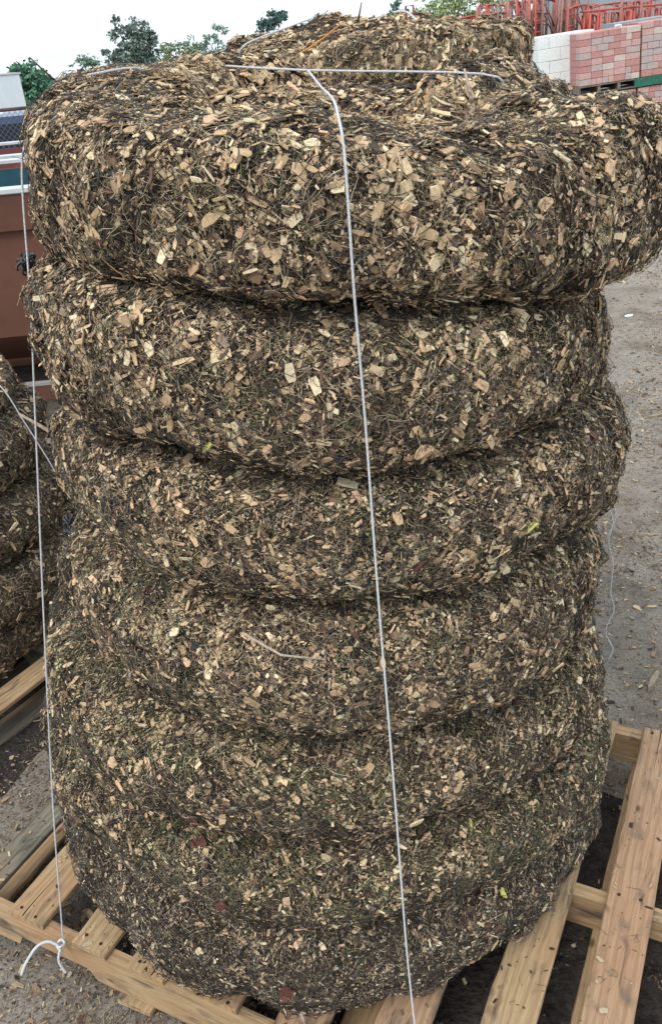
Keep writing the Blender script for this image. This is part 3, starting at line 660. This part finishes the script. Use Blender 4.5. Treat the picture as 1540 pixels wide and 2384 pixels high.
dumpster(-4.6, -1.15, 5.3, 7.4, .17, 1.45, M_brown, M_teal, 'brown steel dumpster with white rim and teal inside, left of the stack')
dumpster(-7.5, -2.1, 8.9, 10.9, .17, 1.37, M_maroon, M_maroon, 'maroon dumpster with white rim standing behind the brown dumpster')
# chain-link fence
M_galv = mat('galvanised_steel', (.16, .18, .20), .5, metal=.4, var=.1, vscale=10); M_tape = mat('rusty_rail', (.12, .07, .06), .7, 0, 0, .3, 8)
def fence(xa, xb, y, h, label):
    f = thing('chain_link_fence', label, 'fence', (xa, y, 0)); L = xb-xa
    n = max(2, int(L/2.6)+1)
    for i in range(n):
        b = MB(); x = L*i/(n-1); b.tube([(x, 0, 0), (x, 0, h+.05)], .03, 8); b.build('post', M_galv, f, True)
    b = MB(); b.tube([(0, .0, h+.01), (L, .0, h+.01)], .021, 8); b.build('top_rail', M_tape, f, True)
    b = MB(); s = .07; k = int((L+h)/s)
    for i in range(k):
        for sg in (0, 1):
            a0 = i*s-h
            p = (a0, 0., 0.) if not sg else (a0+h, 0., 0.); q_ = (a0+h, 0., h) if not sg else (a0, 0., h)
            # clip to the panel
            def cl(p, q_):
                d = [q_[j]-p[j] for j in range(3)]; t0, t1 = 0, 1
                for lim, sgn in ((0, 1), (L, -1)):
                    A = sgn*(p[0]-lim); B = sgn*d[0]
                    if B > 0: t0 = max(t0, -A/B)
                    elif B < 0: t1 = min(t1, -A/B)
                return None if t0 >= t1 else ([p[j]+d[j]*t0 for j in range(3)], [p[j]+d[j]*t1 for j in range(3)])
            c = cl(p, q_)
            if c: b.tube([(c[0][0], -.025, c[0][2]), (c[1][0], -.025, c[1][2])], .0026, 3, cap=False)
    b.build('wire_mesh', M_galv, f); return f
fence(-8.0, -2.6, 12.0, 1.66, 'rusty topped chain-link fence behind the dumpsters at left')
fence(2.6, 9.0, 18.4, 1.62, 'chain-link fence between the back stack and the block packs')
# parked vehicles beyond the fence (roofs show)
M_glass = mat('dark_car_glass', (.02, .03, .045), .12, spec=.8)
M_tyre = mat('tyre_rubber', (.02, .02, .02), .9)
def car(loc, rz, paint, label, H=1.45):
    c = thing('parked_car', label, 'car', loc, rz, 'vehicles parked beyond the fence')
    prof = [(-2.2, .35), (-2.22, .75), (-2.0, .92), (-1.35, .98), (-.75, H-.03), (-.3, H), (.7, H), (1.1, H-.06), (1.75, 1.0), (2.15, .92), (2.2, .35)]
    def ext(name, pr, hw, m, inset=None):
        n = len(pr); V = [(x, -hw, z) for x, z in pr]+[(x, hw, z) for x, z in pr]
        b = MB(); b.add(V, [tuple(range(n)), tuple(range(n, 2*n))[::-1]]+[(i, i+n, (i+1) % n+n, (i+1) % n) for i in range(n)])
        return b.build(name, m, c)
    ext('body', prof, .86, mat('car_paint', paint, .35, spec=.5))
    for sy in (-1, 1):
        b = MB(); pr = [(-1.2, 1.0), (-.7, H-.1), (.75, H-.1), (1.45, 1.0)]; y = sy*.862
        b.add([(x, y, z) for x, z in pr]+[(x, y-sy*.01, z) for x, z in pr], [(0, 1, 2, 3), (7, 6, 5, 4), (0, 4, 5, 1), (1, 5, 6, 2), (2, 6, 7, 3), (3, 7, 4, 0)]); b.build('side_window', M_glass, c)
        for x in (-1.35, 1.35):
            b = MB(); b.tube([(x, sy*.70, .33), (x, sy*.875, .33)], .33, 20); w = b.build('wheel', M_tyre, c, True)
            b = MB(); b.tube([(x, sy*.80, .33), (x, sy*.885, .33)], .19, 14); b.build('rim', M_galv, w, True)
    b = MB(); b.add([(-1.38, -.75, .985), (-.77, -.7, H-.035), (-.77, .7, H-.035), (-1.38, .75, .985), (-1.40, -.75, .995), (-.79, -.7, H-.02), (-.79, .7, H-.02), (-1.40, .75, .995)], [(4, 5, 6, 7), (0, 3, 2, 1), (0, 1, 5, 4), (2, 3, 7, 6)]); b.build('windscreen', M_glass, c)
    return c
car((-4.4, 15.0, 0), 0, (.05, .08, .16), 'dark blue parked car seen through the chain-link fence', 1.52)
car((-6.9, 18.5, 0), .1, (.6, .62, .66), 'pale silver parked car behind the blue one', 1.5)
# white shed
M_shed = mat('white_metal_siding', (.78, .82, .86), .5, 0, 0, .06, 2); M_roofm = mat('pale_roof', (.55, .58, .6), .6)
sh = thing('white_shed', 'white metal shed at the far left beyond the trees', 'shed', (-14.05, 36, 0))
b = MB(); b.add([(-4, -3, 0), (3.25, -3, 0), (3.25, 3, 0), (-4, 3, 0), (-4, -3, 2.5), (3.25, -3, 2.15), (3.25, 3, 2.15), (-4, 3, 2.5)], [(0, 1, 5, 4), (1, 2, 6, 5), (2, 3, 7, 6), (3, 0, 4, 7), (4, 5, 6, 7)]); b.build('wall', M_shed, sh)
b = MB(); b.add([(-4.1, -3.1, 2.51), (3.3, -3.1, 2.16), (3.3, 3.1, 2.16), (-4.1, 3.1, 2.51), (-4.1, -3.1, 2.57), (3.3, -3.1, 2.22), (3.3, 3.1, 2.22), (-4.1, 3.1, 2.57)], [(0, 3, 2, 1), (4, 5, 6, 7), (0, 1, 5, 4), (1, 2, 6, 5), (2, 3, 7, 6), (3, 0, 4, 7)]); b.build('roof', M_roofm, sh)
b = MB(); b.box((-1, -3.02, 0), (-.1, -3.003, 2.0)); b.build('door', mat('shed_door', (.45, .48, .5), .5), sh)

# ------------------------------------------------------------ trees
def leafmat(name, c): return mat(name, c, .75, 0, 0, tint=True, tintmul=.25, tscale=1.5, spec=.2)
M_leaf = leafmat('leaves', (0, 0, 0)); M_bark = mat('bark', (.13, .10, .08), .9, .8, 8, .3, 6)
def tree(x, y, H, blobs, col, seed, label, leaf=.28, n=2600, trunk=.18, group='trees along the horizon', name='tree'):
    """blobs: (dx, dz, rx, rz) foliage clumps in metres relative to the trunk foot"""
    g = np.random.default_rng(seed); rr = random.Random(seed); t = thing(name, label, 'tree', (x, y, 0), 0, group)
    tr = MB(); fork = H*.38; tr.tube([(0, 0, 0), (.03*H*rr.uniform(-1, 1), 0, fork*.5), (0, 0, fork)], trunk, 8, trunk*.7)
    vol = np.array([b[2]*b[2]*b[3] for b in blobs]); cnt = (n*vol/vol.sum()).astype(int)+40; C_ = []
    for (dx, dz, rx, rz), k in zip(blobs, cnt):
        tr.tube([(0, 0, fork), (dx*.5, rr.uniform(-.2, .2)*rx, (fork+dz)/2*.98), (dx, 0, dz)], trunk*.45, 6, trunk*.12)
        # small twig clusters inside every clump give an uneven outline with gaps
        m = max(6, k//26); cc = g.normal(size=(m, 3)); cc /= np.linalg.norm(cc, axis=1)[:, None]; cc *= g.uniform(.25, 1.08, m)[:, None]**.6
        cc = cc*[rx, rx*.9, rz]+[dx, 0, dz]
        for q in cc: C_.append(q+g.normal(size=(k//m+1, 3))*[rx*.17, rx*.17, rz*.13])
        for q in cc[::3]: tr.tube([(dx, 0, dz), tuple(q)], trunk*.12, 4, .01)
    P = np.concatenate(C_); N = len(P); nrm = g.normal(size=(N, 3)); nrm /= np.linalg.norm(nrm, axis=1)[:, None]; a, b = basis(nrm, g)
    s = leaf*g.uniform(.5, 1.2, N)[:, None]
    V = np.stack([P-a*s*.5, P+b*s*.3, P+a*s*.5, P-b*s*.3], 1).reshape(-1, 3)
    cols = (np.array(col)*1.35+.02)[None]*g.uniform(.6, 1.4, N)[:, None]*(1+g.normal(0, .06, (N, 3)))  # leaf colours lifted and greyed: distance haze is painted into the tint
    tr.build('trunk', M_bark, t, True)
    link('crown', npmesh('crown', V, np.arange(N*4), np.arange(N)*4, np.full(N, 4), np.clip(cols, 0, 1)), M_leaf, t); return t
tree(-12.6, 81, 5.9, [(-.5, 3.0, 1.5, 1.0), (.9, 3.2, 1.3, 1.1), (-.9, 4.3, .9, .8), (.5, 4.8, 1.3, .75), (1.7, 4.1, .7, .7), (-1.9, 3.0, .8, .7), (-1.3, 5.5, .5, .4), (0.2, 1.9, 1.8, .9)], (.085, .12, .10), 1, 'loose grey green tree on the skyline above the left of the stack', leaf=.32, n=4200, trunk=.16)
tree(-9.8, 90, 4.2, [(-.9, 2.9, 1.2, .9), (.8, 3.2, 1.1, .95), (0, 2.0, 1.8, .9)], (.13, .17, .08), 2, 'olive round tree just right of the loose grey green tree', leaf=.28, n=1900)
tree(-6.5, 90, 4.8, [(-1.7, 2.4, 1.1, .9), (-.4, 3.2, .9, .9), (.3, 4.3, .8, .8), (-1.0, 3.4, .7, .6), (.6, 2.2, 1.4, 1)], (.13, .20, .16), 3, 'pale bluish green tree rising left of the stack behind', leaf=.28, n=1500)
tree(-1.1, 95, 5.8, [(0, 5.0, 1.2, .75), (-.6, 4.5, 1.0, .7), (.7, 5.3, .9, .5), (0, 3, 1.5, 1)], (.04, .085, .075), 4, 'dark green treetop over the left shoulder of the stack behind', leaf=.34, n=2200)
tree(-13.5, 50, 2.9, [(0, 1.95, .95, .75), (-.5, 2.1, .55, .45), (.55, 1.5, .8, .6), (0, .9, 1.2, .6)], (.055, .14, .085), 5, 'dense bright green bush tree beside the white shed', leaf=.26, n=4200, name='bushy_tree')
tree(-12.3, 52, 1.9, [(0, 1.1, .8, .6), (.4, .8, .9, .5), (-1.2, .8, .9, .5)], (.16, .15, .09), 6, 'low tan bush right of the bright green bush tree', leaf=.2, n=2000, name='bush')
tree(-16.2, 56, 1.3, [(0, .6, 1.2, .45), (1.8, .5, 1.2, .4), (-1.6, .6, 1.2, .4)], (.15, .16, .12), 12, 'low dusty hedge in front of the white shed', leaf=.2, n=2400, name='bush')
tree(-17.6, 88, 3.8, [(0, 2.9, 1.4, .6), (-.9, 2.5, 1.1, .5), (0, 1.6, 1.5, .8)], (.10, .16, .11), 7, 'small round treetop just above the left shoulder of the stack', leaf=.26, n=1500)
tree(14.6, 84, 7.2, [(0, 4.6, 3.0, 1.4), (-2.4, 3.8, 2.2, 1.2), (2.2, 4.0, 2.4, 1.3), (.5, 5.6, 2.2, 1.0), (0, 2.6, 3.6, 1.4)], (.17, .22, .085), 8, 'broad yellow green willow behind the back stack', leaf=.3, n=5200, trunk=.3)
tree(10.0, 88, 5.6, [(0, 4.6, 1.0, .7), (.7, 3.8, 1.0, .8), (-.4, 3.9, .8, .6), (0, 2.8, 1.5, .9)], (.07, .13, .11), 9, 'dark bluish tree left of the yellow green willow', leaf=.3, n=1700)
tree(20.0, 80, 7.6, [(-1.6, 4.6, 1.8, 1.6), (1.0, 5.6, 1.8, 1.5), (-.6, 6.2, 1.4, 1.0), (1.8, 3.6, 1.4, 1.3)], (.14, .20, .15), 10, 'airy pale tree left of the bare trunk', leaf=.26, n=1700, trunk=.14)
tree(22.3, 78, 10, [(0, 8.2, 2.4, 1.6), (1.6, 7.6, 1.8, 1.2), (-1.5, 7.5, 1.8, 1.2)], (.14, .20, .14), 11, 'tall tree with a thick brown trunk before the grey building', leaf=.3, n=2500, trunk=.32)
# grey building far right
M_greywall = mat('grey_block_wall', (.27, .31, .34), .85, .3, 3, .12, .8)
bd = thing('grey_building', 'long grey block building behind the scaffold racks', 'building', (22.6, 43, 0))
b = MB(); b.box((-10.6, -4, 0), (12, 4, 5.2)); b.build('wall', M_greywall, bd); b = MB(); b.box((-10.8, -4.2, 5.205), (12.2, 4.2, 5.45)); b.build('roof', M_roofm, bd)
for i in range(5):
    b = MB(); b.box((-9+i*4.2, -4.03, 3.3), (-7.6+i*4.2, -4.003, 4.2)); b.build('window', M_glass, bd)

# ------------------------------------------------------------ block and paver packs at right
TILT = R(-3.2)
M_cmu = mat('white_block', (.70, .73, .72), .9, .4, 40, .06, 10); M_cmug = mat('grey_block', (.27, .32, .35), .9, .4, 40, .1, 10)
PAV = [mat('red_paver', (.43, .22, .205), .9, .3, 40, .14, 20), mat('pink_paver', (.50, .31, .29), .9, .3, 40, .14, 20), mat('grey_pink_paver', (.41, .335, .325), .9, .3, 40, .14, 20), mat('buff_paver', (.52, .43, .38), .9, .3, 40, .12, 20)]
M_green = mat('green_painted_board', (.025, .13, .085), .7, .2, 30, .3, 12)
def small_pallet(loc, w, d, label, front=None):
    p = thing('pallet', label, 'pallet', loc, 0, 'pallets between the block packs'); p.rotation_euler = (0, TILT, 0)
    for k in range(7):
        b = MB(); y = -d/2+k*(d-.1)/6; b.box((-w/2, y, .118), (w/2, y+.1, .136)); b.build('deck_board', M_pallet_old, p)
    for k in range(4):
        x = -w/2+k*(w-.05)/3
        b = MB(); b.box((x, -d/2+.01, .02), (x+.05, d/2-.01, .116)); b.build('stringer', M_pallet_old, p)
    for y in (-d/2, d/2-.1):
        b = MB(); b.box((-w/2, y, 0), (w/2, y+.1, .018)); b.build('bottom_board', M_pallet_old, p)
    if front:
        b = MB(); b.box((-w/2+w*front[0], -d/2-.022, -.002), (-w/2+w*front[1], -d/2-.002, .134)); b.build('green_board', M_green, p)
    return p
def pack(loc, w, d, h, bw, bh, mats, weights, label, seed, name='paver_pack', cat='paver pack', part='paver', var=True, vert=None):
    rr = random.Random(seed); p = thing(name, label, cat, loc); p.rotation_euler = (0, TILT, 0)
    rows = round(h/bh); bh = h/rows; gp = .002
    for r_ in range(rows):
        x = -w/2; first = True
        while x < w/2-.01:
            ww = bw*(rr.choice((.5, 1, 1, 1)) if var else (.5 if first and r_ % 2 else 1)); first = False
            ww = min(ww, w/2-x)
            if w/2-x-ww < bw*.3: ww = w/2-x
            dy = rr.uniform(0, .012)
            b = MB(); b.box((x+gp, -d/2+dy, r_*bh+gp), (x+ww-gp, -d/2+.25, (r_+1)*bh-gp), .006)
            b.build(part, rr.choices(mats, weights)[0], p); x += ww
    # the rest of the pack behind the front row of blocks
    b = MB(); ny = 4
    for k in range(ny):
        for r_ in range(rows):
            y0 = -d/2+.26+k*(d-.27)/ny; b.box((-w/2+.004, y0, r_*bh+gp), (w/2-.004, y0+(d-.27)/ny-.006, (r_+1)*bh-gp))
    b.build('inner_rows', mats[0], p); return p
def along(x, y, z, dx): return (x+dx*math.cos(TILT), y, z-dx*math.sin(TILT))
# two tiers: white blocks at left, red pavers in front and right
YB = 17.0
small_pallet((4.98, YB+.6, .0), 1.0, 1.0, 'grey pallet under the lower white block pack')
pack((4.98, YB+.6, .14), 1.0, 1.0, .80, .4, .2, [M_cmu], [1], 'lower pack of white blocks under the white block pack', 31, 'block_pack', 'block pack', 'block', False)
small_pallet((4.98, YB+.6, .955), 1.0, 1.0, 'old pallet between the two white block packs')
pack((4.98, YB+.6, 1.095), 1.0, 1.0, .81, .4, .2, [M_cmu], [1], 'upper pack of white blocks at the left end of the packs', 32, 'block_pack', 'block pack', 'block', False)
small_pallet((5.57, YB, .0), 1.05, 1.0, 'grey pallet on the ground below the red paver packs, left')
pack((5.57, YB, .14), 1.05, 1.0, .78, .2, .1, PAV, [5, 2, 1, 1], 'lower pack of dull red pavers beneath the wide pink pack', 33)
small_pallet((5.57, YB, .945), 1.1, 1.0, 'weathered pallet under the wide red and pink paver pack')
pack((5.57, YB, 1.085), 1.05, 1.0, .82, .2, .1, PAV, [3, 4, 2, 1.2], 'wide red and pink paver pack on the weathered pallet', 34)
small_pallet((6.46, YB, .045), .68, 1.0, 'grey pallet on the ground below the red paver packs, right')
pack((6.46, YB, .185), .68, 1.0, .79, .2, .1, PAV, [6, 3, 1, 0], 'lower pack of red pavers beneath the green edged pallet', 35)
small_pallet((6.46, YB, .995), .70, 1.0, 'pallet with a green painted front board under the narrow paver pack', (-.15, 1.0))
pack((6.46, YB, 1.135), .68, 1.0, .85, .2, .1, PAV, [2, 4, 3, 1.5], 'narrow pink and grey paver pack above the green board', 36)
small_pallet((7.2, 19.6, .0), 1.2, 1.0, 'pallet under the tall pack of grey blocks')
pack((7.2, 19.6, .14), 1.15, 1.0, 1.88, .4, .2, [M_cmug], [1], 'tall pack of large grey blocks behind the red pavers', 37, 'block_pack', 'block pack', 'block', False)
small_pallet((7.36, 16.8, .0), .8, 1.0, 'pallet under the mixed pack at the right edge')
pack((7.36, 16.8, .14), .8, 1.0, 1.95, .8, .2, [M_cmug, M_cmu], [3, 2], 'mixed white and grey block pack cut by the right edge', 38, 'block_pack', 'block pack', 'block', False)
pl = MB(); pl.tube([(0, 0, 0), (.10, 0, .01), (.13, 0, -.07)], .022, 6, .01); o = pl.build('plastic_strip', M_white); o.location = (5.62, YB-.42, 1.945); tag(o, 'white plastic strip lying on top of the wide paver pack', 'plastic')

# ------------------------------------------------------------ red scaffold frames
RED = [mat('salmon_scaffold_paint', (.34, .16, .14), .6, 0, 0, .3, 5), mat('faded_scaffold_paint', (.28, .175, .15), .7, 0, 0, .3, 5), mat('bright_scaffold_paint', (.48, .105, .08), .55, 0, 0, .25, 5)]  # reds toned down: some distance haze is mixed into the paint colours
def frame_mesh(w, h, r=.021):
    b = MB(); b.tube([(-w/2, 0, 0), (-w/2, 0, h)], r, 6); b.tube([(w/2, 0, 0), (w/2, 0, h)], r, 6); return b
rs = random.Random(4)
TINT = ['salmon', 'faded pink', 'bright red']
def scaffold(w, h, m, mi):
    lab = '%s scaffold ladder among many racked upright beyond the block packs' % TINT[mi]
    s = thing('scaffold_ladder', lab, 'scaffold', (0, 0, 0), 0, '%s scaffold ladders' % TINT[mi])
    for sx in (-1, 1): b = MB(); b.tube([(sx*w/2, 0, 0), (sx*w/2, 0, h)], .024, 6); b.build('leg', m, s, True)
    b = MB(); b.tube([(-w/2, 0, h-.05), (-w/4, 0, h-.01), (w/4, 0, h-.01), (w/2, 0, h-.05)], .021, 6); b.build('top_bar', m, s, True)
    x = -w/2+.36*w; b = MB(); b.tube([(x, 0, h*.3), (x, 0, h-.04)], .017, 5); b.build('inner_post', m, s, True)
    for z in [h*.32+i*.22 for i in range(int(h*.62/.22)+1)]:
        b = MB(); b.tube([(-w/2, 0, z), (x, 0, z)], .015, 5); b.build('rung', m, s, True)
    b = MB(); b.tube([(-w/2, 0, h*.3), (w/2, 0, h*.3)], .018, 5); b.build('cross_bar', m, s, True)
    b = MB(); b.tube([(x, 0, h*.85), (w/2, 0, h*.5)], .015, 5); b.build('brace', m, s, True)
    return s
# steel rack that lifts the frames
M_rack = mat('dark_rack_steel', (.07, .05, .055), .7, 0, 0, .3, 3)
for i, x in enumerate((4.6, 7.2, 9.6)):
    rk = thing('steel_rack', ['left dark steel rack under the scaffold frames', 'middle dark steel rack under the scaffold frames', 'right dark steel rack under the scaffold frames'][i], 'rack', (x, 23, 0))
    for px in (-1.15, 1.15):
        for py in (-.8, .8): b = MB(); b.box((px-.04, py-.04, 0), (px+.04, py+.04, 1.2)); b.build('post', M_rack, rk)
    for z in (.35, .78, 1.16): b = MB(); b.box((-1.19, -.86, z), (1.19, .86, z+.05)); b.build('shelf', M_rack, rk)
protos = {}
def rack_one(x, y, z, h, w, rz, tl, mi):
    key = (mi, round(h*5)/5, w)
    if key not in protos: o = protos[key] = scaffold(w, key[1], RED[mi], mi)
    else:
        p = protos[key]; o = p.copy(); COL.objects.link(o)
        for ch in list(p.children): c = ch.copy(); COL.objects.link(c); c.parent = o
    o.location = (x, y, z); o.rotation_euler = (tl[0], tl[1], rz)
x = 3.6
while x < 10.4:
    q = min(1, (x-3.6)/1.5)
    if x < 6.85:
        rack_one(x, 22.3+rs.uniform(-.2, .5), 1.212, (.95+.45*q)*rs.uniform(.9, 1.1), .9, rs.uniform(.7, 1.5), (rs.uniform(-.06, .06), rs.uniform(-.12, .12)), rs.choices([0, 1, 2], [4, 5, 2])[0])
    else:
        rack_one(x, 22.2+rs.uniform(-.1, .3), 1.212, 1.05, .8, rs.uniform(.9, 1.35), (0, rs.uniform(-.05, .05)), rs.choices([0, 1, 2], [3, 1, 6])[0])
    if rs.random() < .6: rack_one(x+.05, 23.3+rs.uniform(-.2, .3), 1.212, 1.0+.4*q if x < 6.9 else 1.1, .9, rs.uniform(.2, 1.3), (0, rs.uniform(-.08, .08)), rs.choices([0, 1, 2], [3, 2, 5])[0])
    x += .105
for k, x in enumerate((7.3, 8.5, 9.7)):
    b = MB(); b.tube([(-.6, 0, 0), (.6, 0, 0)], .03, 6)
    for sx in (-.55, .55): b.tube([(sx, 0, 0), (sx, .35, -.0)], .02, 6)
    o = b.build('scaffold_beam', RED[2], None, True); o.location = (x, 21.95, 2.27)
    tag(o, ['left bright red beam lying along the scaffold ladders', 'middle bright red beam lying along the scaffold ladders', 'right bright red beam lying along the scaffold ladders'][k], 'beam', 'red beams on the scaffold racks')
for j, (x, h) in enumerate(((6.35, 3.6), (7.55, 3.5), (8.0, 3.4), (8.55, 3.6), (9.3, 3.5), (9.9, 3.4))):
    b = MB(); b.tube([(0, 0, 0), (0, 0, h)], .035 if j else .05, 8); b.tube([(-.06, 0, h), (.06, 0, h)], .03, 6)
    o = b.build('scaffold_post', RED[1 if j == 0 else 0], None, True); o.location = (x, 21.9, 0)
    tag(o, ['thick faded post at the left, taller than the scaffold frames', 'second tall salmon post from the left among the scaffold', 'third tall salmon post among the scaffold', 'fourth tall salmon post among the scaffold', 'fifth tall salmon post among the scaffold', 'rightmost tall salmon post among the scaffold'][j], 'post', 'tall posts among the scaffold')
